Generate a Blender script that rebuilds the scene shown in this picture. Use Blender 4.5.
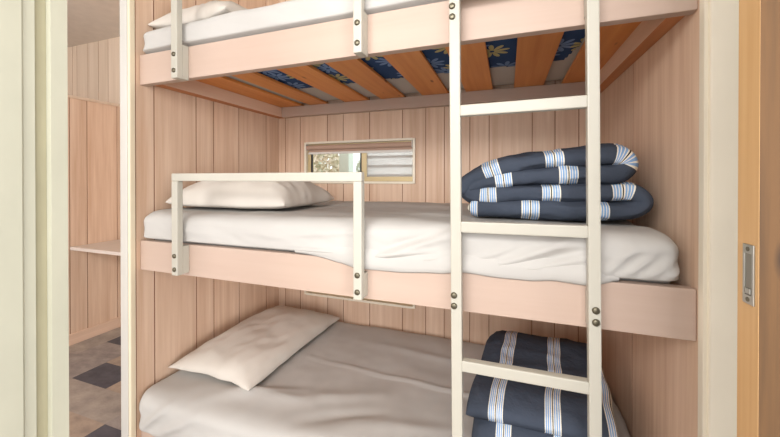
import bpy, bmesh, math, random
from mathutils import Vector, noise, Matrix
S = bpy.context.scene
for o in list(bpy.data.objects): bpy.data.objects.remove(o)
COL = S.collection
random.seed(7)
PI = math.pi
E = 1.30                                   # eye height above the floor

# ------------------------------------------------------------------ camera
cam_d = bpy.data.cameras.new('camera'); cam = bpy.data.objects.new('camera', cam_d); COL.objects.link(cam)
cam_d.sensor_width = 36; cam_d.lens = 333/780*36
cam.location = (0, 0, E)
cam.rotation_euler = (math.radians(90-0.27), 0, math.radians(19.4))
cam_d.shift_y = -0.0486; cam_d.clip_start = 0.02
S.camera = cam

# ------------------------------------------------------------------ world and lights
w = bpy.data.worlds.new('sky'); S.world = w; w.use_nodes = True
bg = w.node_tree.nodes['Background']
bg.inputs['Color'].default_value = (0.98, 0.985, 1.0, 1); bg.inputs['Strength'].default_value = 1.3
def area(name, loc, target, size, power, color):
    l = bpy.data.lights.new(name, 'AREA'); l.shape = 'RECTANGLE'; l.size, l.size_y = size
    l.energy = power; l.color = color
    o = bpy.data.objects.new(name, l); COL.objects.link(o); o.location = loc
    o.rotation_euler = (Vector(target)-Vector(loc)).to_track_quat('-Z', 'Y').to_euler()
    return o
area('room_front_fill', (-0.4, -5.6, 1.9), (-0.4, 1.5, 0.9), (7.0, 2.6), 150, (1.0, 0.98, 0.955))  # added frontal fill behind the camera, reaches the bunk interiors; no window there
area('right_side_fill', (5.8, -4.2, 1.6), (-1.5, 1.25, 1.1), (2.4, 2.4), 190, (1.0, 0.98, 0.955))  # added fill from behind right, put in to brighten the left wall
area('overhead_fill', (-0.5, -1.5, 2.58), (-0.5, 0.9, 0.9), (2.2, 0.9), 88, (1.0, 0.985, 0.965))  # added overhead fill for the lower mattress tops, no fixture
area('outdoor_daylight', (-0.9, 3.1, 2.9), (-0.85, 1.6, 0.5), (1.8, 1.2), 60, (0.93, 0.97, 1.0))
S.view_settings.view_transform = 'Standard'; S.view_settings.look = 'None'
S.view_settings.gamma = 1.0; S.view_settings.use_curve_mapping = False
S.view_settings.exposure = 0.33

# ------------------------------------------------------------------ materials
def lin(c):
    return tuple(((v/255)/12.92 if v/255 <= .04045 else ((v/255+.055)/1.055)**2.4) for v in c) + (1,)
class NT:
    def __init__(s, name, rough=.6, spec=.3, metal=0):
        s.m = bpy.data.materials.new(name); s.m.use_nodes = True
        s.t = s.m.node_tree; s.b = s.t.nodes['Principled BSDF']
        s.b.inputs['Roughness'].default_value = rough; s.b.inputs['Metallic'].default_value = metal
        s.b.inputs['Specular IOR Level'].default_value = spec
    def n(s, typ, **kw):
        nd = s.t.nodes.new(typ)
        for k, v in kw.items(): setattr(nd, k, v)
        return nd
    def l(s, a, b): s.t.links.new(a, b)
    def coord(s, which='Object', scale=(1, 1, 1)):
        tc = s.n('ShaderNodeTexCoord'); mp = s.n('ShaderNodeMapping'); mp.inputs['Scale'].default_value = scale
        s.l(tc.outputs[which], mp.inputs['Vector']); return mp.outputs['Vector']
    def noise(s, vec, scale, detail=4, rough=.55):
        nd = s.n('ShaderNodeTexNoise'); nd.inputs['Scale'].default_value = scale
        nd.inputs['Detail'].default_value = detail; nd.inputs['Roughness'].default_value = rough
        if vec is not None: s.l(vec, nd.inputs['Vector'])
        return nd.outputs['Fac']
    def ramp(s, fac, stops, interp='LINEAR'):
        r = s.n('ShaderNodeValToRGB'); r.color_ramp.interpolation = interp
        e = r.color_ramp.elements
        while len(e) < len(stops): e.new(0.5)
        for i, (p, c) in enumerate(stops): e[i].position = p; e[i].color = c
        s.l(fac, r.inputs['Fac']); return r.outputs['Color']
    def math(s, op, a, b=None, clamp=False):
        nd = s.n('ShaderNodeMath', operation=op, use_clamp=clamp)
        for i, v in enumerate((a, b)):
            if v is None: continue
            if isinstance(v, (int, float)): nd.inputs[i].default_value = v
            else: s.l(v, nd.inputs[i])
        return nd.outputs[0]
    def mix(s, fac, a, b, mode='MIX'):
        nd = s.n('ShaderNodeMix', data_type='RGBA', blend_type=mode)
        for i, v in ((0, fac), (6, a), (7, b)):
            if isinstance(v, (int, float)): nd.inputs[i].default_value = v
            elif isinstance(v, tuple): nd.inputs[i].default_value = v
            else: s.l(v, nd.inputs[i])
        return nd.outputs[2]
    def base(s, c):
        if isinstance(c, tuple): s.b.inputs['Base Color'].default_value = c
        else: s.l(c, s.b.inputs['Base Color'])
    def bump(s, h, strength=.3, dist=.01):
        bp = s.n('ShaderNodeBump'); bp.inputs['Strength'].default_value = strength; bp.inputs['Distance'].default_value = dist
        s.l(h, bp.inputs['Height']); s.l(bp.outputs['Normal'], s.b.inputs['Normal'])

def wood(name, light, dark, axis, rough=.5, tone=True, streak=45, knots=None, contrast=1.0):
    """long grained timber, grain along axis 0/1/2, each board shifted by its own 'tone'"""
    t = NT(name, rough, .35)
    sc = [streak]*3; sc[axis] = 1.6
    vec = t.coord('Object', tuple(sc))
    at = t.n('ShaderNodeAttribute', attribute_name='tone')
    if tone:
        ad = t.n('ShaderNodeVectorMath', operation='ADD'); t.l(vec, ad.inputs[0])
        ml = t.n('ShaderNodeVectorMath', operation='SCALE'); ml.inputs[0].default_value = (37, 53, 11)
        t.l(at.outputs['Fac'], ml.inputs['Scale']); t.l(ml.outputs[0], ad.inputs[1]); vec = ad.outputs[0]
    f1 = t.noise(vec, 1.0, 5, .6)
    sc2 = [streak*.2]*3; sc2[axis] = .7
    f2 = t.noise(t.coord('Object', tuple(sc2)), 1.3, 3, .5)
    f = t.math('ADD', t.math('MULTIPLY', f1, .6), t.math('MULTIPLY', f2, .4))
    c = t.ramp(f, [(.5-.2/contrast, lin(dark)), (.5+.2/contrast, lin(light))])
    if tone:
        hs = t.n('ShaderNodeHueSaturation'); t.l(c, hs.inputs['Color'])
        t.l(t.math('ADD', t.math('MULTIPLY', at.outputs['Fac'], .12), .94), hs.inputs['Value']); c = hs.outputs['Color']
    if knots:
        v = t.n('ShaderNodeTexVoronoi'); v.inputs['Scale'].default_value = 1
        ks = [13]*3; ks[axis] = 4.5
        t.l(t.coord('Object', tuple(ks)), v.inputs['Vector'])
        k = t.ramp(v.outputs['Distance'], [(.03, (1, 1, 1, 1)), (.12, (0, 0, 0, 1))])
        c = t.mix(k, c, lin(knots))
    t.base(c); t.bump(f1, .08, .002)
    return t.m
def paint(name, col, rough=.4, spec=.4, var=.04, metal=0):
    t = NT(name, rough, spec, metal)
    f = t.noise(t.coord('Object', (6, 6, 3)), 2.0, 3)
    a = lin(col); b = tuple(v*(1-var*2) for v in a[:3]) + (1,)
    t.base(t.ramp(f, [(.35, b), (.65, a)]))
    t.bump(t.noise(t.coord('Object'), 60, 2), .03, .002)
    return t.m
def fabric(name, col, var=.05, wr=9, st=.25):
    t = NT(name, .95, .1)
    f = t.noise(t.coord('Object'), 5.0, 4)
    a = lin(col); b = tuple(v*(1-var) for v in a[:3]) + (1,)
    t.base(t.ramp(f, [(.35, b), (.65, a)]))
    vec = t.coord('Object', (1, 1, 1.4))
    h = t.math('ADD', t.noise(vec, wr, 2.5, .42), t.math('MULTIPLY', t.noise(t.coord('Object'), 420, 1), .012))
    t.bump(h, st, .03)
    return t.m
M = {}
M['panel'] = wood('pink_ply_panel', (232, 205, 182), (205, 170, 143), 2, .5, contrast=1.15)
M['panel_light'] = wood('pale_ply_panel', (222, 202, 182), (206, 184, 162), 2, .55)
M['fascia'] = wood('pink_board', (192, 170, 156), (183, 159, 144), 0, .45, streak=30, contrast=.8)
M['fascia_end'] = wood('pink_ledger_depth', (232, 202, 180), (216, 184, 160), 1, .5)
M['pine'] = wood('orange_pine', (232, 160, 92), (208, 128, 64), 1, .45, knots=(120, 58, 24), contrast=.9)
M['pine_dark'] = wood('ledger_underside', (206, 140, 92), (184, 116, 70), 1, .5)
M['door_edge'] = wood('door_edge_timber', (206, 168, 120), (192, 150, 102), 2, .45, tone=False, streak=60, contrast=1.6)
M['door_face'] = wood('door_face_timber', (98, 68, 36), (58, 39, 20), 2, .6, tone=False, streak=34, knots=(50, 32, 18), contrast=1.9)
M['groove'] = paint('groove_core_timber', (168, 118, 92), .8, .1)  # darker ply core on groove sides and backing
M['white_metal'] = paint('white_powder_coat', (186, 182, 170), .38, .4, .02)
M['cream'] = paint('cream_gloss_paint', (228, 214, 188), .3, .5, .02)
M['door_post'] = paint('pale_cream_post_paint', (240, 231, 212), .3, .5, .02)
M['white_trim'] = paint('white_trim_paint', (196, 193, 187), .3, .5, .02)
M['jamb'] = paint('pale_green_cream_gloss', (192, 191, 173), .22, .5, .03)
M['groove_olive'] = paint('olive_seal', (172, 166, 138), .4, .4, .05)
M['ceil'] = paint('ceiling_paint', (232, 224, 214), .7, .2, .03)
M['sheet'] = fabric('white_sheet', (189, 186, 182), .03, 4.5, .22)
M['pillow'] = fabric('pillowcase_cotton', (206, 199, 190), .04, 7, .25)
M['desk'] = paint('grey_white_laminate', (214, 204, 196), .35, .4, .02)
M['bolt'] = paint('dull_steel_bolt', (110, 104, 88), .35, .5, .05, metal=.8)
M['gold'] = paint('bronze_anodised_aluminium', (200, 180, 138), .4, .5, .04, metal=.35)
M['black'] = paint('black_plastic', (26, 26, 28), .4, .4, .02)
M['blind'] = fabric('blind_fabric', (190, 160, 142), .05, 30, .05)
M['blind_bar'] = paint('blind_bar_white', (226, 220, 212), .4, .4, .02)
M['steel'] = paint('brushed_steel', (176, 174, 166), .32, .5, .05, metal=.9)
M['steel_dark'] = paint('steel_recess', (140, 136, 126), .35, .5, .05, metal=.85)
M['soil'] = paint('dry_ground', (150, 140, 118), .95, .1, .1)
M['board_ext'] = paint('pale_grey_weatherboard', (226, 226, 222), .6, .3, .03)
M['post_ext'] = paint('sage_green_post', (196, 210, 198), .6, .3, .03)
def glass():
    t = NT('window_glass', .02, .5)
    tr = t.n('ShaderNodeBsdfTransparent'); tr.inputs['Color'].default_value = (.96, .98, .97, 1)
    gl = t.n('ShaderNodeBsdfGlossy'); gl.inputs['Roughness'].default_value = .02
    fr = t.n('ShaderNodeFresnel'); fr.inputs['IOR'].default_value = 1.45
    mx = t.n('ShaderNodeMixShader'); t.l(fr.outputs[0], mx.inputs[0]); t.l(tr.outputs[0], mx.inputs[1]); t.l(gl.outputs[0], mx.inputs[2])
    t.l(mx.outputs[0], t.t.nodes['Material Output'].inputs['Surface'])
    return t.m
M['glass'] = glass()
def screen():
    t = NT('insect_mesh', .8, .1); t.base((.4, .4, .4, 1)); t.b.inputs['Alpha'].default_value = .28; return t.m
M['screen'] = screen()
def slate(name, a, b, seed):
    t = NT(name, .6, .25)
    vec = t.coord('Object', (1, 1.7, 1))
    f = t.noise(vec, 9+seed, 6, .65)
    f2 = t.noise(vec, 2.3+seed*.3, 3)
    t.base(t.mix(f2, t.ramp(f, [(.3, lin(a)), (.7, lin(b))]), lin(b), 'MULTIPLY') if False else t.ramp(t.math('ADD', t.math('MULTIPLY', f, .7), t.math('MULTIPLY', f2, .3)), [(.33, lin(a)), (.67, lin(b))]))
    t.bump(f, .2, .004); return t.m
M['slate_a'] = slate('stone_vinyl_grey_brown', (138, 130, 124), (180, 168, 158), 0)
M['slate_b'] = slate('stone_vinyl_rust', (144, 130, 120), (188, 168, 150), 1.3)
M['slate_c'] = slate('stone_vinyl_grey', (130, 122, 120), (170, 160, 154), 2.1)
M['slate_d'] = slate('stone_vinyl_charcoal', (74, 73, 80), (100, 97, 104), 3.2)
def floral():
    t = NT('navy_floral_ticking', .9, .1)
    vec = t.coord('Object')
    v = t.n('ShaderNodeTexVoronoi'); v.voronoi_dimensions = '2D'; v.inputs['Scale'].default_value = 6.5; v.inputs['Randomness'].default_value = .75
    t.l(vec, v.inputs['Vector'])
    sub = t.n('ShaderNodeVectorMath', operation='SUBTRACT'); t.l(vec, sub.inputs[0]); t.l(v.outputs['Position'], sub.inputs[1])
    sx = t.n('ShaderNodeSeparateXYZ'); t.l(sub.outputs[0], sx.inputs[0])
    cs = t.n('ShaderNodeSeparateColor'); t.l(v.outputs['Color'], cs.inputs[0])
    ang = t.math('ADD', t.math('ARCTAN2', sx.outputs[1], sx.outputs[0]), t.math('MULTIPLY', cs.outputs[1], 3.0))
    pet = t.math('ABSOLUTE', t.math('COSINE', t.math('MULTIPLY', ang, 4.5)))
    lim = t.math('MULTIPLY', t.math('POWER', pet, .7), .44)
    inside = t.math('LESS_THAN', v.outputs['Distance'], lim)
    ncore = t.math('GREATER_THAN', v.outputs['Distance'], .06)
    colr = t.mix(t.math('GREATER_THAN', cs.outputs[0], .5), lin((190, 182, 132)), lin((120, 148, 192)))
    t.base(t.mix(t.math('MULTIPLY', inside, ncore), lin((54, 80, 122)), colr))
    return t.m
M['floral'] = floral()
def striped(name, uvaxis, period, offset, k_=1.0):
    """dark slate cotton with paired pale woven bands, from the fabric's own UV (metres)"""
    t = NT(name, .92, .1)
    uv = t.n('ShaderNodeUVMap', uv_map='UVMap'); sp = t.n('ShaderNodeSeparateXYZ'); t.l(uv.outputs[0], sp.inputs[0])
    u = t.math('FRACT', t.math('DIVIDE', t.math('ADD', sp.outputs[uvaxis], offset), period))
    pos = t.math('MULTIPLY', u, period)                       # metres within one repeat
    dk, wh, bl, br = lin((68, 75, 88)), lin((232, 226, 212)), lin((130, 166, 210)), lin((40, 34, 36))
    x = [0]; stops = [(0, dk)]
    def add(wd, c): 
        stops.append((x[0]/period, c)); x[0] += wd*k_
    x[0] = .03
    for k in range(2):
        for wd, c in ((.0035, wh), (.004, bl), (.0025, wh), (.005, bl), (.0025, wh), (.004, bl), (.0035, wh)): add(wd, c)
        add(.003 if k == 0 else 0, br if k == 0 else dk)
    stops.append((x[0]/period, dk))
    c = t.ramp(u, stops[:32], 'CONSTANT')
    t.base(c)
    h = t.math('ADD', t.noise(t.coord('Object'), 14, 4), t.math('MULTIPLY', t.noise(t.coord('Object'), 500, 1), .03))
    t.bump(h, .55, .02)
    return t.m
M['stripe_s'] = striped('navy_striped_cotton_across', 0, .19, .037)
M['stripe_w'] = striped('navy_striped_cotton_along', 1, .163, .0075, .84)
def leafmat(name, a, b):
    t = NT(name, .7, .2); t.base(t.ramp(t.noise(t.coord('Object'), 5, 3), [(.35, lin(a)), (.65, lin(b))])); return t.m
M['leaf'] = leafmat('pale_autumn_leaves', (206, 206, 176), (244, 228, 208))
M['leaf2'] = leafmat('grey_green_leaves', (186, 196, 170), (230, 232, 212))

# ------------------------------------------------------------------ mesh helpers
def B(): 
    b = bmesh.new(); b.loops.layers.uv.new('UVMap'); return b
def box(bm, x0, x1, y0, y1, z0, z1, bev=0, seg=2):
    vs = [bm.verts.new((x, y, z)) for z in (z0, z1) for y in (y0, y1) for x in (x0, x1)]
    fs = [bm.faces.new([vs[i] for i in q]) for q in ((0, 2, 3, 1), (4, 5, 7, 6), (0, 1, 5, 4), (2, 6, 7, 3), (0, 4, 6, 2), (1, 3, 7, 5))]
    if bev:
        es = list({e for f in fs for e in f.edges})
        r = bmesh.ops.bevel(bm, geom=es, offset=bev, segments=seg, profile=.6, affect='EDGES')
        return r['faces']
    return fs
def prism(bm, pts, z0, z1):
    n = len(pts)
    lo = [bm.verts.new((x, y, z0)) for x, y in pts]; hi = [bm.verts.new((x, y, z1)) for x, y in pts]
    for i in range(n): bm.faces.new((lo[i], lo[(i+1) % n], hi[(i+1) % n], hi[i]))
    bm.faces.new(hi); bm.faces.new(lo[::-1]); bmesh.ops.recalc_face_normals(bm, faces=bm.faces)
def cyl(bm, p0, p1, r, seg=20, r2=None):
    p0, p1 = Vector(p0), Vector(p1); d = p1-p0; q = d.to_track_quat('Z', 'Y')
    rings = []
    for p, rr in ((p0, r), (p1, r if r2 is None else r2)):
        rings.append([bm.verts.new(p + q @ Vector((rr*math.cos(2*PI*i/seg), rr*math.sin(2*PI*i/seg), 0))) for i in range(seg)])
    for i in range(seg): bm.faces.new((rings[0][i], rings[0][(i+1) % seg], rings[1][(i+1) % seg], rings[1][i]))
    bm.faces.new(rings[0][::-1]); bm.faces.new(rings[1])
WL = {}                                                        # world location of each built object
def obj(name, bm, mat, parent=None, smooth=False, loc=None, tone=None):
    bmesh.ops.recalc_face_normals(bm, faces=bm.faces)
    me = bpy.data.meshes.new(name)
    if parent is None:
        if loc is None:
            xs = [v.co.x for v in bm.verts]; ys = [v.co.y for v in bm.verts]; zs = [v.co.z for v in bm.verts]
            loc = Vector(((min(xs)+max(xs))/2, (min(ys)+max(ys))/2, min(zs)))
        loc = Vector(loc); org = loc
    else: org = WL[parent]; 
    for v in bm.verts: v.co -= org
    bm.to_mesh(me); bm.free()
    for m in (mat if isinstance(mat, list) else [mat]): me.materials.append(m)
    if smooth:
        for p in me.polygons: p.use_smooth = True
    if tone is not None:
        a = me.attributes.new('tone', 'FLOAT', 'FACE')
        for i, p in enumerate(me.polygons): a.data[i].value = tone if isinstance(tone, float) else tone[i]
    o = bpy.data.objects.new(name, me); COL.objects.link(o)
    if parent is None: o.location = loc
    else: o.parent = parent
    WL[o] = org
    return o
def tag(o, label=None, cat=None, group=None, kind=None):
    if label: o['label'] = label
    if cat: o['category'] = cat
    if group: o['group'] = group
    if kind: o['kind'] = kind
    return o
def thing(name, loc, label=None, cat=None, group=None, kind=None):
    o = bpy.data.objects.new(name, None); COL.objects.link(o); o.location = loc; WL[o] = Vector(loc)
    o.empty_display_size = .1
    return tag(o, label, cat, group, kind)
def fbm(p, s, seed=0.0, o=4): return noise.fractal(Vector(p)*s + Vector((seed, seed*1.7, seed*.6)), 1.0, 2.0, o)

# ------------------------------------------------------------------ setting
def panel_wall(name, axis, plane, thick, edges, z0, z1, mat, holes=(), gap=.0038):
    """timber lining: boards between edges, V-gap between them, backed by a solid sheet; holes=(a0,a1,z0,z1)"""
    bm = B(); tones = []
    sgn = 1 if thick > 0 else -1
    def bx(a0, a1, b0, b1, za, zb, tn):
        if a1-a0 < 1e-4 or zb-za < 1e-4: return
        n0 = len(bm.faces)
        if axis == 'x': fs = box(bm, a0, a1, min(b0, b1), max(b0, b1), za, zb)
        else: fs = box(bm, min(b0, b1), max(b0, b1), a0, a1, za, zb)
        bm.normal_update()
        for f in fs: f.material_index = 1 if tn < 0 or abs(f.normal[1 if axis == 'x' else 0]) < .5 else 0
        tones.extend([tn]*(len(bm.faces)-n0))
    def split(a0, a1, b0, b1, tn):
        cuts = sorted({a0, a1} | {c for h in holes for c in h[:2] if a0 < c < a1})
        for c0, c1 in zip(cuts, cuts[1:]):
            hz = sorted((h[2], h[3]) for h in holes if h[0] <= c0+1e-6 and h[1] >= c1-1e-6)
            za = z0
            for ha, hb in hz: bx(c0, c1, b0, b1, za, ha, tn); za = hb
            bx(c0, c1, b0, b1, za, z1, tn)
    for e0, e1 in zip(edges, edges[1:]):
        split(e0+gap/2, e1-gap/2, plane, plane+sgn*.007, random.random())
    split(edges[0], edges[-1], plane+sgn*.007, plane+thick, -.1)
    o = obj(name, bm, [mat, M['groove']], tone=tones); tag(o, kind='structure'); return o
XL, XR, YB = -1.50, .432, 1.93
W1 = (-1.285, -.52, E-.027, E+.245); W2 = (-1.285, -.52, E-.775, E-.50)
backedges = [-1.555, -1.445, -1.325, -1.115, -1.0, -.815, -.60, -.455, -.345, -.20, -.095, .125, .235, .345, .52]
panel_wall('wall_back', 'x', YB, .06, backedges, 0, 2.63, M['panel'], holes=(W1, W2))
panel_wall('wall_left', 'y', XL, -.055, [.982, 1.062, 1.277, 1.384, 1.564, 1.80, 1.93], 0, 2.63, M['panel'], gap=.0042)
panel_wall('wall_right', 'y', XR, .085, [.99, 1.44, 1.93], 0, 2.63, M['panel'])
# floor of stone-look vinyl tiles
def floor():
    bm = B(); tw, th = .335, .1975; x0, y0 = -2.68-6*tw, 1.355-20*th
    rnd = random.Random(4)
    darks = {(6, 20), (5, 22), (8, 18), (3, 19), (10, 21), (9, 16), (7, 24), (12, 18), (11, 13)}
    for j in range(26):
        off = 0 
        for i in range(16):
            xa, ya = x0+i*tw+off, y0+j*th
            f = bm.faces.new([bm.verts.new(c) for c in ((xa, ya, 0), (xa+tw, ya, 0), (xa+tw, ya+th, 0), (xa, ya+th, 0))])
            f.material_index = 3 if (i, j) in darks else rnd.choice((0, 0, 1, 2))
    bmesh.ops.remove_doubles(bm, verts=bm.verts, dist=1e-5)
    r = bmesh.ops.extrude_face_region(bm, geom=list(bm.faces))
    bmesh.ops.translate(bm, verts=[v for v in r['geom'] if isinstance(v, bmesh.types.BMVert)], vec=(0, 0, -.03))
    tag(obj('floor', bm, [M['slate_a'], M['slate_b'], M['slate_c'], M['slate_d']]), kind='structure')
floor()
b = B(); box(b, -4.7, 2.4, -3.0, 2.25, 2.63, 2.7); tag(obj('ceiling', b, M['ceil']), kind='structure')
# neighbouring space at the left: half-height lining, wall behind it, baseboard
panel_wall('wall_partition', 'y', -3.22, -.06, [-.4, .2, .8, 1.12, 1.62, 1.735, 1.955, 2.10], 0, E+.635, M['panel'])
b = B(); box(b, -3.29, -3.21, -.4, 2.098, E+.635, E+.655); tag(obj('trim_1', b, M['panel_light'], tone=.8), kind='structure')
panel_wall('wall_far', 'x', 2.10, .06, [-4.6, -4.42, -4.3, -4.12, -4.05, -3.88, -3.72, -3.58, -3.40, -3.2, -3.0, -2.8, -2.6, -2.4, -2.0, -1.553], 0, 2.63, M['panel_light'])
panel_wall('wall_side', 'y', -4.55, -.06, [-.4, .4, 1.1, 1.6, 2.1], 0, 2.63, M['panel_light'])
b = B(); box(b, -3.22, -3.207, -.4, 2.10, 0, .088, .003); tag(obj('baseboard_left', b, M['fascia_end'], tone=.5), kind='structure')
# end trims of the bunk recess
b = B(); box(b, -1.512, -1.497, .958, .981, 0, 2.63, .004); tag(obj('trim_2', b, M['cream'], smooth=False), kind='structure')
b = B(); box(b, -1.558, -1.512, .956, .981, 0, 2.63, .006); tag(obj('trim_3', b, M['white_trim']), kind='structure')
b = B(); box(b, .436, .60, .958, .989, 0, 2.63, .004); box(b, .428, .4365, .966, .989, 0, 2.63, .002); tag(obj('trim_4', b, M['door_post']), kind='structure')
# near jamb on the left with its stop strip and seal groove
b = B(); prism(b, [(-.95, .475), (-.95, .445), (-.966, .4435), (-.966, .424), (-.957, .422), (-.957, .404), (-.9515, .399), (-.950, .30), (-.950, -.05), (-1.06, -.05), (-1.06, .475)], 0, 2.63)
tag(obj('trim_5', b, M['jamb']), kind='structure')
b = B(); box(b, -.9662, -.9635, .424, .4435, 0, 2.63); tag(obj('trim_6', b, M['groove_olive']), kind='structure')

# windows
def window(name, W, blind):
    x0, x1, z0, z1 = W
    root = thing(name, ((x0+x1)/2, YB, z0), kind='structure')
    b = B(); t = .012; ya, yb = YB-.012, YB+.055
    for a in ((x0-.002, x0+t), (x1-t, x1+.002)): box(b, a[0], a[1], ya, yb, z0, z1, .002)
    box(b, x0+t, x1-t, ya, yb, z0-.002, z0+t, .002); box(b, x0+t, x1-t, ya, yb, z1-t, z1+.002, .002)
    obj('reveal_trim', b, M['door_post'], root)
    b = B(); g = .022; ya, yb = YB+.012, YB+.05; X0, X1, Z0, Z1 = x0+t, x1-t, z0+t, z1-t
    box(b, X0, X0+g, ya, yb, Z0, Z1, .002); box(b, X1-.008, X1, ya, yb, Z0, Z1, .002)
    box(b, X0+g, X1-.008, ya, yb, Z0, Z0+.030, .002); box(b, X0+g, X1-.008, ya, yb, Z1-g, Z1, .002)
    obj('window_frame', b, M['gold'], root)
    xm = -.865
    b = B(); box(b, xm-.012, xm+.022, YB+.014, YB+.034, Z0+g, Z1-g, .002); obj('meeting_stile', b, M['gold'], root)
    b = B(); box(b, xm-.024, xm-.012, YB+.018, YB+.030, Z0+g, Z1-g, .001); box(b, X0+g, X0+g+.008, YB+.018, YB+.030, Z0+g, Z1-g, .001); obj('rubber_seal', b, M['black'], root)
    b = B(); box(b, X0+g, xm-.012, YB+.040, YB+.043, Z0+g, Z1-g); obj('pane', b, M['glass'], root)
    b = B(); box(b, xm, X1-.008, YB+.036, YB+.039, Z0+g, Z1-g); obj('pane', b, M['glass'], root)
    b = B(); box(b, xm+.022, X1-.008, YB+.020, YB+.0205, Z0+g, Z1-g); obj('insect_screen', b, M['screen'], root)
    b = B(); box(b, xm-.034, xm-.006, YB+.000, YB+.016, Z0+.036, Z0+.064, .003); box(b, xm-.024, xm-.014, YB-.01, YB+.004, Z0+.042, Z0+.058, .003); obj('latch', b, M['black'], root)
    if blind:
        r = thing('roller_blind', ((x0+x1)/2, YB+.0, z1-.05), 'rolled-up taupe roller blind across the top of the small window', 'blind')
        b = B(); cyl(b, (X0+.006, YB-.004, z1-.036), (X1-.006, YB-.004, z1-.036), .0155, 24); obj('fabric_roll', b, M['blind'], r, smooth=False)
        b = B(); box(b, X0+.01, X1-.01, YB+.008, YB+.010, z1-.068, z1-.036); obj('fabric_flap', b, M['blind'], r)
        b = B(); box(b, X0+.008, X1-.008, YB+.003, YB+.013, z1-.080, z1-.066, .003); obj('bottom_bar', b, M['blind_bar'], r)
        for xx in (X0+.001, X1-.005):
            b = B(); box(b, xx, xx+.004, YB-.02, YB+.012, z1-.054, z1-.014, .001); obj('end_bracket', b, M['blind_bar'], r)
window('window_1', W1, True)
window('window_2', W2, False)
# sliding timber door standing open at the right, with its flush pull in the edge
dr = thing('door_1', (.6, .527, 0), kind='structure')
b = B(); box(b, .2769, .98, .508, .546, .01, 2.08); obj('door_leaf', b, M['door_face'], dr)
b = B(); box(b, .2765, .2769, .5082, .5458, .01, 2.08); obj('edge_lipping', b, M['door_edge'], dr)
px = thing('flush_pull', (.2765, .527, E-.145), 'narrow steel flush pull let into the timber door edge', 'door pull')
yc, zc, hw, hh = .5232, E-.115, .0095, .036
b = B()
box(b, .2745, .2765, yc-hw, yc+hw, zc+hh-.011, zc+hh, .0006); box(b, .2745, .2765, yc-hw, yc+hw, zc-hh, zc-hh+.011, .0006)
box(b, .2745, .2765, yc-hw, yc-hw+.003, zc-hh+.0105, zc+hh-.0105, .0004); box(b, .2745, .2765, yc+hw-.003, yc+hw, zc-hh+.0105, zc+hh-.0105, .0004)
obj('face_plate', b, M['steel'], px)
b = B(); box(b, .2757, .2765, yc-hw+.003, yc+hw-.003, zc-hh+.0105, zc+hh-.0105); obj('recess', b, M['steel_dark'], px)
b = B(); box(b, .2738, .2757, yc-.0045, yc+.0045, zc-hh+.012, zc-hh+.019, .001); obj('finger_lever', b, M['steel'], px)
for zz in (zc+hh-.0055, zc-hh+.0055):
    b = B(); cyl(b, (.2746, yc, zz), (.2739, yc, zz), .0028, 14); obj('screw', b, M['bolt'], px)

# desk in the neighbouring space
dk = thing('wall_desk', (-2.4, 1.86, E-.55), 'pale laminate desk ledge fixed across the corner of the neighbouring room', 'desk')
b = B(); box(b, -3.218, -1.558, 1.62, 2.098, E-.555, E-.53, .002); obj('desktop', b, M['desk'], dk)
b = B(); box(b, -3.19, -1.62, 2.06, 2.098, E-.60, E-.555, .002); obj('wall_cleat', b, M['fascia'], dk, tone=.4)

# ------------------------------------------------------------------ the three bunks
YF = 1.0
slat_x = []
def bunk(label, ftop, fbot, slats):
    r = thing('bunk', ((XL+XR)/2, YF, E+fbot), label, 'bunk bed')
    b = B(); box(b, XL+.0015, XR-.0015, YF, YF+.03, E+fbot, E+ftop, .0025); obj('front_board', b, M['fascia'], r, tone=.5)
    lb, lt = fbot+.012, fbot+.078
    b = B(); box(b, XL+.06, XR-.06, YB-.045, YB-.001, E+lb, E+lt, .002); obj('back_ledger', b, M['fascia'], r, tone=.3)
    for x0, x1 in ((XL+.001, XL+.055), (XR-.043, XR-.001)):
        b = B(); box(b, x0, x1, YF+.031, YB-.001, E+lb, E+lt, .002); 
        b.normal_update()
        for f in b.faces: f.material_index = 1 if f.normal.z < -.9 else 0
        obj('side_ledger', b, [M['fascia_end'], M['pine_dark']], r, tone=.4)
    if slats:
        for i, (a, c, z) in enumerate(slats):
            b = B(); box(b, a, c, YF+.031, YB-.002, E+lt, E+lt+.014, .002); obj('slat', b, M['pine'], r, tone=random.random())
    else:
        b = B(); box(b, XL+.002, XR-.002, YF+.031, YB-.002, E+lt, E+lt+.018); obj('base_panel', b, M['pine'], r, tone=.5)
    return r
SL = [(-1.498, -1.29, 0), (-1.222, -1.10, 0), (-.965, -.81, 0), (-.722, -.575, 0), (-.466, -.315, 0), (-.218, -.075, 0), (.033, .177, 0), (.262, .43, 0)]
bunk('top bunk with open orange pine slats seen from below', .535, .407, SL)
bunk('middle bunk with pink timber front board below the small window', -.266, -.392, None)
bunk('bottom bunk nearest the floor, mostly under its sheet', -1.072, -1.20, None)

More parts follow.
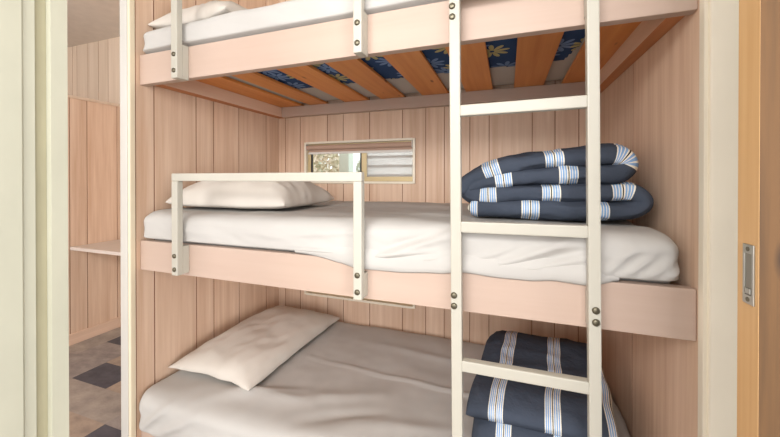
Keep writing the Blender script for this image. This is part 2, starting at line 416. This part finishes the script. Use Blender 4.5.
# mattresses with fitted sheets
def axis_pts(lo, hi, r, n):
    k = 5
    a = [lo + r*(1-math.cos(PI/2*i/k))*1.0 for i in range(k)]
    return a + [lo+r+(hi-lo-2*r)*i/n for i in range(n+1)] + [hi-(p-lo) for p in reversed(a)]
def rounded(bm, lo, hi, r, n, disp=None, keep=None):
    A = [axis_pts(lo[i], hi[i], r, n[i]) for i in range(3)]
    grids = []
    cache = {}
    def V(p):
        k = tuple(round(c, 5) for c in p)
        if k in cache: return cache[k]
        P = Vector(p); q = Vector([min(max(P[i], lo[i]+r), hi[i]-r) for i in range(3)])
        d = P-q
        if d.length > 1e-9: d.normalize(); P = q+d*r
        else: d = Vector((0, 0, 1))
        if disp: P = disp(P, d)
        cache[k] = bm.verts.new(P); return cache[k]
    for ax in range(3):
        u, v = [(1, 2), (0, 2), (0, 1)][ax]
        for side in (lo[ax], hi[ax]):
            for i in range(len(A[u])-1):
                for j in range(len(A[v])-1):
                    ps = []
                    for a, c in ((i, j), (i+1, j), (i+1, j+1), (i, j+1)):
                        p = [0, 0, 0]; p[ax] = side; p[u] = A[u][a]; p[v] = A[v][c]; ps.append(p)
                    if keep and not keep(ps, ax, side): continue
                    vs = [V(p) for p in ps]
                    if len(set(vs)) < 4: continue
                    try: bm.faces.new(vs)
                    except ValueError: pass
def lerp_table(t, x):
    if x <= t[0][0]: return t[0][1]
    for (a, va), (c, vc) in zip(t, t[1:]):
        if x <= c:
            k = (x-a)/(c-a); k = k*k*(3-2*k); return va+(vc-va)*k
    return t[-1][1]
def crease(x, y, ax, ay, bx, by, amp, wd):
    dx, dy = bx-ax, by-ay; L2 = dx*dx+dy*dy
    t = ((x-ax)*dx+(y-ay)*dy)/L2; tc = max(0, min(1, t))
    dd = math.hypot(x-ax-tc*dx, y-ay-tc*dy)
    return amp*math.exp(-(dd/wd)**2)*(.3+.7*math.sin(PI*max(.02, min(.98, t))))
def mattress(label, base, top, ftop, seed, flap=None, folds=(), tfolds=(), bulge=.048, x0=XL+.004, x1=XR-.022):
    y0, y1 = YF+.036, YB-.012
    r = thing('mattress', ((x0+x1)/2, (y0+y1)/2, E+base), label, 'mattress', None)
    zb, zt = E+base, E+top; zf = E+ftop
    b = B(); rounded(b, (x0+.012, y0+.012, zb), (x1-.012, y1-.012, zt-.04), .03, (10, 6, 2)); obj('mattress_core', b, M['floral'], r, smooth=True)
    def disp(P, d):
        x, y, z = P
        k = max(0, min(1, (z-(zf+.001))/.014))               # bulges forward over the board
        k = k*k*(3-2*k)
        front = max(0, min(1, (y0+.10-y)/.10))
        wv = fbm((x, y, z), 2.2, seed, 3)
        P = P.copy()
        ends = min(1, (x-x0)/.06, (x1-x)/.12); ends = max(0, ends)
        P.y -= k*front*((.046+(bulge-.046)*max(0, min(1, (-.5-x)/.5)))*(.72+.28*ends**.5) + .005*wv)
        up = max(0, d.z)
        diag = fbm((x*1.0+z*2.2, y*2.5, z*1.2), 5, seed+3, 3)
        P += d*(.006*fbm((x, y, z), 4, seed+9, 3)*up)
        sidew = (1-up)
        if z > zf+.02: P += d*.004*diag*sidew
        for (ax_, az_, bx_, bz_, am, wd) in (folds if y < y0+.02 else ()):
            P += d*crease(x, z-E, ax_, az_, bx_, bz_, am*2.0, wd)*min(1, max(0, (z-zf)/.03))
        for (ax_, az_, bx_, bz_, am, wd) in tfolds:
            P.z += up*crease(x, y, ax_, az_, bx_, bz_, am*1.6, wd)
        # end corners gathered
        eg = 1-min(1, min(x-x0, x1-x)/.10)
        if eg > 0 and z > zf: P += d*.003*eg*math.sin(z*95+y*30+x*20)
        return P
    def keep(ps, ax, side):
        if ax == 2 and abs(side-zb) < .02:
            cx = sum(p[0] for p in ps)/4; cy = sum(p[1] for p in ps)/4
            return cy > y1-.34+.012*math.sin(cx*23) or cx < x0+.27+.03*math.sin(cy*9) or cx > x1-.15-.10*max(0, (cy-1.40)/.45)
        return True
    b = B(); rounded(b, (x0, y0, zb-.004), (x1, y1, zt), .042, (230, 60, 20), disp, keep)
    if flap:
        n = 150; rows = []
        for i in range(n+1):
            x = x0+.03+(x1-x0-.06)*i/n
            if min((x+.93)/.45, (.35-x)/.14) < .5: continue
            hz = zf - lerp_table(flap, x)
            yy = .9835-.003*math.sin(x*21+seed)
            kk = max(0, min(1, (x+.93)/.45, (.35-x)/.14)); k1 = min(1, kk*2); k2 = max(0, kk*2-1)
            k1 = k1*k1*(3-2*k1); k2 = k2*k2*(3-2*k2); ins = 1-k1; yy += .06*ins+.007*(1-k2)
            hz = (zf+.003)*(1-k2)+min(hz, zf+.003)*k2
            prof = [(1.012+.04*ins, zf+.06), (.997+.045*ins, zf+.048), (.9855+.058*ins+.006*(1-k2), zf+.030), (yy+.001, zf+.012), (yy+.002, (zf+.012+hz)/2), (yy+.006, hz+.004), (.9955, hz), (.9975, hz+.003)]
            rows.append([b.verts.new((x, y+(.002*fbm((x, 0, z), 9, seed) if 1 < k < 6 else 0), max(z, zf+.002 if y > .999 else z))) for k, (y, z) in enumerate(prof)])
        for i in range(len(rows)-1):
            for j in range(len(rows[0])-1): b.faces.new((rows[i][j], rows[i+1][j], rows[i+1][j+1], rows[i][j+1]))
    s = obj('fitted_sheet', b, M['sheet'], r, smooth=True)
    return r
mid_flap = [(-1.47, -.012), (-.95, -.004), (-.80, .006), (-.62, .012), (-.53, .02), (-.46, .030), (-.33, .030), (-.2, .022), (-.12, .012), (-.02, .018), (.06, .018), (.12, .012), (.19, .016), (.24, .012), (.275, .001), (.40, -.02)]
MF = [(-.44, -.268, -.15, -.165, .006, .013), (-.43, -.255, -.2, -.215, .005, .010), (-.36, -.215, -.16, -.150, -.005, .012), (-.32, -.275, -.15, -.225, .006, .011),
      (-.085, -.268, .20, -.150, .007, .013), (-.03, -.275, .20, -.205, .006, .011), (-.08, -.23, .02, -.19, .004, .010), (.03, -.28, .22, -.235, .005, .010), (.06, -.235, .2, -.185, -.004, .012),
      (.22, -.265, .30, -.17, .006, .012), (.26, -.262, .345, -.185, .006, .011), (.31, -.262, .385, -.195, .006, .011), (.24, -.20, .36, -.165, .004, .012), (.35, -.262, .402, -.215, .005, .010),
      (-1.35, -.2, -1.0, -.215, .0025, .02), (-.95, -.19, -.6, -.225, .003, .016), (-.8, -.235, -.45, -.24, .002, .012), (-.75, -.20, -.47, -.175, .003, .012)]
MT = [(-.7, 1.06, -.3, 1.10, .004, .03), (-.75, 1.35, .0, 1.2, .004, .03), (-.6, 1.7, .1, 1.55, .005, .04)]
LF = [(-1.45, -1.05, -1.3, -.93, .008, .016), (-1.38, -1.06, -1.15, -.94, .007, .018), (-1.2, -1.04, -.8, -.96, .006, .02)]
LT = [(-.95, 1.46, .35, 1.40, .006, .008), (-1.3, 1.10, -.75, 1.16, .008, .025), (-1.2, 1.07, -.8, 1.22, .007, .02), (-.95, 1.12, -.5, 1.30, .005, .03), (-.8, 1.7, .3, 1.62, .004, .03), (-.6, 1.10, -.1, 1.22, .005, .03), (-.75, 1.08, -.45, 1.2, -.006, .02)]
mattress('white-sheeted mattress on the top bunk above the pine slats', .506, .648, .535, 1.0)
mattress('white-sheeted mattress on the middle bunk behind the guard rail', -.290, -.138, -.264, 4.0, mid_flap, MF, MT)
mattress('white-sheeted mattress on the bottom bunk, lowest of the three', -1.098, -.905, -1.072, 8.0, None, LF, LT, .072, x1=XR-.004)

# pillows
def pillow(label, cx, cy, z, lx, ly, h, seed, rot=0, tilt=0):
    b = B(); n = 44; top = []; bot = []
    for i in range(n+1):
        rt, rb = [], []
        u = math.sin((i/n*2-1)*PI/2)
        for j in range(n+1):
            v = math.sin((j/n*2-1)*PI/2)
            x = lx/2*u*(1-.055*(1-v*v)*abs(u)**2); y = ly/2*v*(1-.075*(1-u*u)*abs(v)**2)
            f = max(0, (1-abs(u)**3.2))**.5*max(0, (1-abs(v)**3.2))**.5
            wr = .13*fbm((u*1.3, v*1.3, 0), 1.6, seed, 3)+.07*(1-2*abs(fbm((u*1.6+v*.6, v*1.2-u*.4, 1), 2.3, seed+4, 2)))
            x += .008*fbm((u*2, v*2, 5), 1.5, seed, 2); y += .008*fbm((u*2, v*2, 9), 1.5, seed, 2)
            edge = (1-f)*f*.35*math.sin(u*17+seed*2+v*3)*math.sin(v*15+seed)*.10
            zt = h*(.22+.78*1)*f*(1+wr)+h*edge*.5
            zl = .18*h*f
            rt.append(b.verts.new((x, y, h*.20+zt*.8)))
            rb.append(rt[-1] if i in (0, n) or j in (0, n) else b.verts.new((x, y, h*.20*(1-f**.6))))
        top.append(rt); bot.append(rb)
    for i in range(n):
        for j in range(n):
            b.faces.new((top[i][j], top[i+1][j], top[i+1][j+1], top[i][j+1]))
            q = (bot[i][j], bot[i][j+1], bot[i+1][j+1], bot[i+1][j])
            try: b.faces.new(q)
            except ValueError: pass
    R = Matrix.Rotation(rot, 4, 'Z') @ Matrix.Rotation(tilt, 4, 'X')
    for v in b.verts: v.co = R @ v.co + Vector((cx, cy, z))
    # welted seam round the edge
    o = obj('pillow', b, M['pillow'], smooth=True, loc=(cx, cy, z)); tag(o, label, 'pillow'); return o
pillow('plump white pillow on the top bunk mattress', -1.272, 1.40, E+.652, .44, .74, .145, 2.0)
pillow('white pillow on the middle bunk behind the guard rail', -1.165, 1.33, E-.134, .62, .46, .15, 5.0, rot=math.radians(4))
pillow('white pillow lying flat on the bottom bunk by the corner', -1.235, 1.49, E-.894, .48, .77, .10, 9.0, rot=math.radians(-1))

# folded quilts: a thick cloth swept along a serpentine path
def quilt(path, half_t, half_w, widthaxis, seed, mat, label, wtab=None, wc=None, ref=0):
    """path: (horizontal, z) points; widthaxis 'y' or 'x' is the direction across"""
    # resample smooth path
    pts = [Vector((p[0], p[1])) for p in path]
    def cr(p0, p1, p2, p3, t): return .5*((2*p1)+(-p0+p2)*t+(2*p0-5*p1+4*p2-p3)*t*t+(-p0+3*p1-3*p2+p3)*t**3)
    out = []
    for i in range(len(pts)-1):
        p0 = pts[max(i-1, 0)]; p3 = pts[min(i+2, len(pts)-1)]
        for k in range(10): out.append(cr(p0, pts[i], pts[i+1], p3, k/10))
    out.append(pts[-1])
    s = [0]
    for a, c in zip(out, out[1:]): s.append(s[-1]+(c-a).length)
    b = B(); uvl = b.loops.layers.uv['UVMap']; m = 44; rings = []; info = {}
    N = len(out)
    for i, p in enumerate(out):
        t = (out[min(i+1, N-1)]-out[max(i-1, 0)]).normalized(); nrm = Vector((-t.y, t.x))
        endk = min(1, min(s[i], s[-1]-s[i])/.024); endk = math.sqrt(max(.08, 1-(1-endk)**2))
        ring = []
        for j in range(m):
            a = 2*PI*j/m
            ca, sa = math.cos(a), math.sin(a)
            wv = half_w*math.copysign(abs(ca)**.42, ca); tv = math.copysign(abs(sa)**.75, sa)
            puff = 1+.22*fbm((s[i]*3, wv*4, 0), 1.6, seed, 2)
            hgt = half_t*tv*endk*puff
            P2 = p+nrm*hgt
            wob = .010*fbm((s[i]*2.5, tv*.3, 3.1), 2.0, seed+2, 2)
            wp = wv+wob+(wc(s[i]/s[-1]) if wc else 0)
            P = (P2.x, wp, P2.y) if widthaxis == 'y' else (wp, P2.x, P2.y)
            P = Vector(P); cr_ = (1-2*abs(fbm((s[i]*1.2, wv*3, tv*.4), 7, seed+5, 2))); P += Vector((0, 0, .004*fbm(P, 9, seed+5, 2))); P += (Vector((nrm.x, 0, nrm.y)) if widthaxis == 'y' else Vector((0, nrm.x, nrm.y)))*tv*.008*cr_*endk
            v = b.verts.new(P); ring.append(v); info[v] = (s[i]-s[ref*10], wv)
        rings.append(ring)
    for i in range(N-1):
        for j in range(m):
            b.faces.new((rings[i][j], rings[i][(j+1) % m], rings[i+1][(j+1) % m], rings[i+1][j]))
    b.faces.new(rings[0]); b.faces.new(rings[-1][::-1])
    for f in b.faces:
        for l in f.loops: l[uvl].uv = info[l.vert]
    return b
# middle bunk quilt: four layers, higher at its right end
zb = E-.127
pth = [(.355, zb+.026), (.20, zb+.026), (.02, zb+.026), (-.115, zb+.032), (-.135, zb+.058), (-.10, zb+.078), (.02, zb+.080), (.2, zb+.080), (.335, zb+.082), (.365, zb+.100)]
pth = [(-.125, zb+.031), (.05, zb+.030), (.22, zb+.030), (.335, zb+.032), (.372, zb+.060), (.335, zb+.088), (.22, zb+.084), (.05, zb+.080), (-.085, zb+.074), (-.122, zb+.092), (-.085, zb+.116), (.04, zb+.134), (.20, zb+.142), (.300, zb+.144), (.335, zb+.172), (.300, zb+.200), (.20, zb+.194), (.06, zb+.180), (-.05, zb+.150), (-.115, zb+.118), (-.150, zb+.078)]
b = quilt(pth, .0315, .19, 'y', 3.0, None, None, ref=14)
for v in b.verts: v.co.y += 1.33
q = obj('folded_quilt', b, M['stripe_s'], smooth=True, loc=(.12, 1.33, zb)); tag(q, 'navy striped folded quilt on the middle bunk mattress', 'quilt')
# bottom bunk quilt: folds facing the room
zb = E-.891
pth = [(1.56, zb+.032), (1.40, zb+.030), (1.22, zb+.030), (1.12, zb+.034), (1.085, zb+.066), (1.12, zb+.098), (1.22, zb+.096), (1.40, zb+.098), (1.54, zb+.108), (1.575, zb+.146), (1.54, zb+.184), (1.40, zb+.180), (1.24, zb+.172), (1.13, zb+.156), (1.095, zb+.130)]
b = quilt(pth, .033, .212, 'x', 6.0, None, None, wc=lambda k: .03*(1-k))
for v in b.verts: v.co.x += .087+.105*(v.co.y-1.12)
q = obj('folded_quilt', b, M['stripe_w'], smooth=True, loc=(.12, 1.33, zb)); tag(q, 'navy striped folded quilt on the bottom bunk behind the ladder', 'quilt')

# ------------------------------------------------------------------ guard rails and ladder
def bolt(parent, x, y, z, r=.0092):
    b = B(); q = 14; prof = [(0, .0), (.6, .0008), (.9, .0022), (1, .0045), (1, .006)]
    rows = [[b.verts.new((x+r*k*math.cos(2*PI*i/q), y-.006+d, z+r*k*math.sin(2*PI*i/q))) for i in range(q)] for k, d in prof[1:]]
    for a, c in zip(rows, rows[1:]):
        for i in range(q): b.faces.new((a[i], a[(i+1) % q], c[(i+1) % q], c[i]))
    b.faces.new(rows[0])
    return obj('bolt', b, M['bolt'], parent, smooth=True)
GY0, GY1 = .948, .973
def guard(label, zbot, ztop, zb1, zb2, fbot):
    xs = ((-1.245, -1.213), (-.457, -.428))
    r = thing('guard_rail', (-.84, .96, E+zbot), label, 'guard rail')
    for a, c in xs:
        b = B(); box(b, a, c, GY0, GY1, E+zbot, E+ztop-.030, .0035); obj('post', b, M['white_metal'], r)
        sh = .138 if fbot > 0 else (.112 if a < -1 else .078)
        b = B(); box(b, a+.002, c-.0005, GY1, YF-.0005, E+zbot+.002, E+zbot+sh, .001); obj('spacer', b, M['white_metal'], r)
        for z in (zb1, zb2): bolt(r, (a+c)/2, GY0, E+z)
    b = B(); box(b, xs[0][0], xs[1][1], GY0, GY1, E+ztop-.030, E+ztop, .0035); obj('top_bar', b, M['white_metal'], r)
    return r
guard('white metal guard rail bolted to the middle bunk', -.379, .022, -.302, -.355, -.388)
guard('white metal guard rail bolted to the top bunk', .395, .80, .488, .425, .407)
ld = thing('ladder', (.03, .96, .0), 'white metal ladder bolted across all the bunk fronts', 'ladder')
lx = ((-.156, -.126), (.187, .215))
for a, c in lx:
    b = B(); box(b, a, c, GY0, GY1, .002, E+.95, .0035); obj('stile', b, M['white_metal'], ld)
    for z0 in (.452, -.350):
        b = B(); box(b, a+.003, c-.003, GY1, YF-.0005, E+z0-.03, E+z0+.058, .001); obj('spacer', b, M['white_metal'], ld)
for z in (.194+.335, .194, -.134, -.526, -.90, -1.16):
    b = B(); box(b, lx[0][1]-.001, lx[1][0]+.001, GY0+.0005, GY1-.0005, E+z-.0155, E+z+.0155, .0035); obj('rung', b, M['white_metal'], ld)
for xx, zs in (((lx[0][0]+lx[0][1])/2-.006, (.490, .460, -.328, -.358)), ((lx[1][0]+lx[1][1])/2+.002, (.490, .460, -.328, -.358))):
    for z in zs: bolt(ld, xx, GY0, E+z)
ld.location.x += .0125
ld.rotation_euler = (0, -.0075, 0)

# ------------------------------------------------------------------ outside the windows
b = B(); box(b, -14, 8, 2.3, 16, -.35, -.25); tag(obj('ground', b, M['soil']), kind='structure')
b = B()
for k in range(26):
    z = -.2+k*.12; vs = [b.verts.new(c) for c in ((-1.78, 4.0, z), (2.0, 4.0, z), (2.0, 4.03, z+.125), (-1.78, 4.03, z+.125))]
    b.faces.new(vs); b.faces.new([b.verts.new(c) for c in ((-1.78, 4.0, z), (2.0, 4.0, z), (2.0, 4.03, z), (-1.78, 4.03, z))])
box(b, -1.78, 2.0, 4.03, 4.2, -.25, 3.0)
tag(obj('wall_outside', b, M['board_ext']), kind='structure')
b = B(); box(b, -1.93, -1.80, 3.62, 3.75, -.25, 3.0, .004); tag(obj('veranda_post', b, M['post_ext']), 'sage green post outside the small window', 'post')
def shrub(x, y, r, h, mat, label, seed):
    rnd = random.Random(seed); root = thing('shrub', (x, y, -.25), label, 'shrub', 'shrubs outside the window')
    b = B()
    for k in range(3500):
        a = rnd.uniform(0, 2*PI); cz = rnd.uniform(-1, 1); rr = rnd.uniform(.55, 1)**.4
        p = Vector((x+r*rr*math.cos(a)*math.sqrt(1-cz*cz), y+r*rr*math.sin(a)*math.sqrt(1-cz*cz), -.25+h*.56+h*.44*rr*cz))
        d = Vector((rnd.uniform(-1, 1), rnd.uniform(-1, 1), rnd.uniform(-1, 1))).normalized(); e = d.orthogonal().normalized()
        s_ = rnd.uniform(.03, .07)
        b.faces.new([b.verts.new(p+d*s_), b.verts.new(p+e*s_*.5), b.verts.new(p-d*s_), b.verts.new(p-e*s_*.5)])
    obj('foliage', b, mat, root)
    b = B(); cyl(b, (x, y, -.25), (x, y, -.25+h*.7), .05, 10, .02); obj('stem', b, M['pine_dark'], root, tone=.2)
shrub(-3.9, 6.4, .62, 2.35, M['leaf'], 'pale autumn shrub outside, at left in the window', 1)
shrub(-3.05, 7.6, .55, 2.3, M['leaf2'], 'grey green shrub outside, beside the post', 2)
shrub(-5.2, 7.6, .75, 2.3, M['leaf2'], 'grey green shrub outside, farthest left', 3)
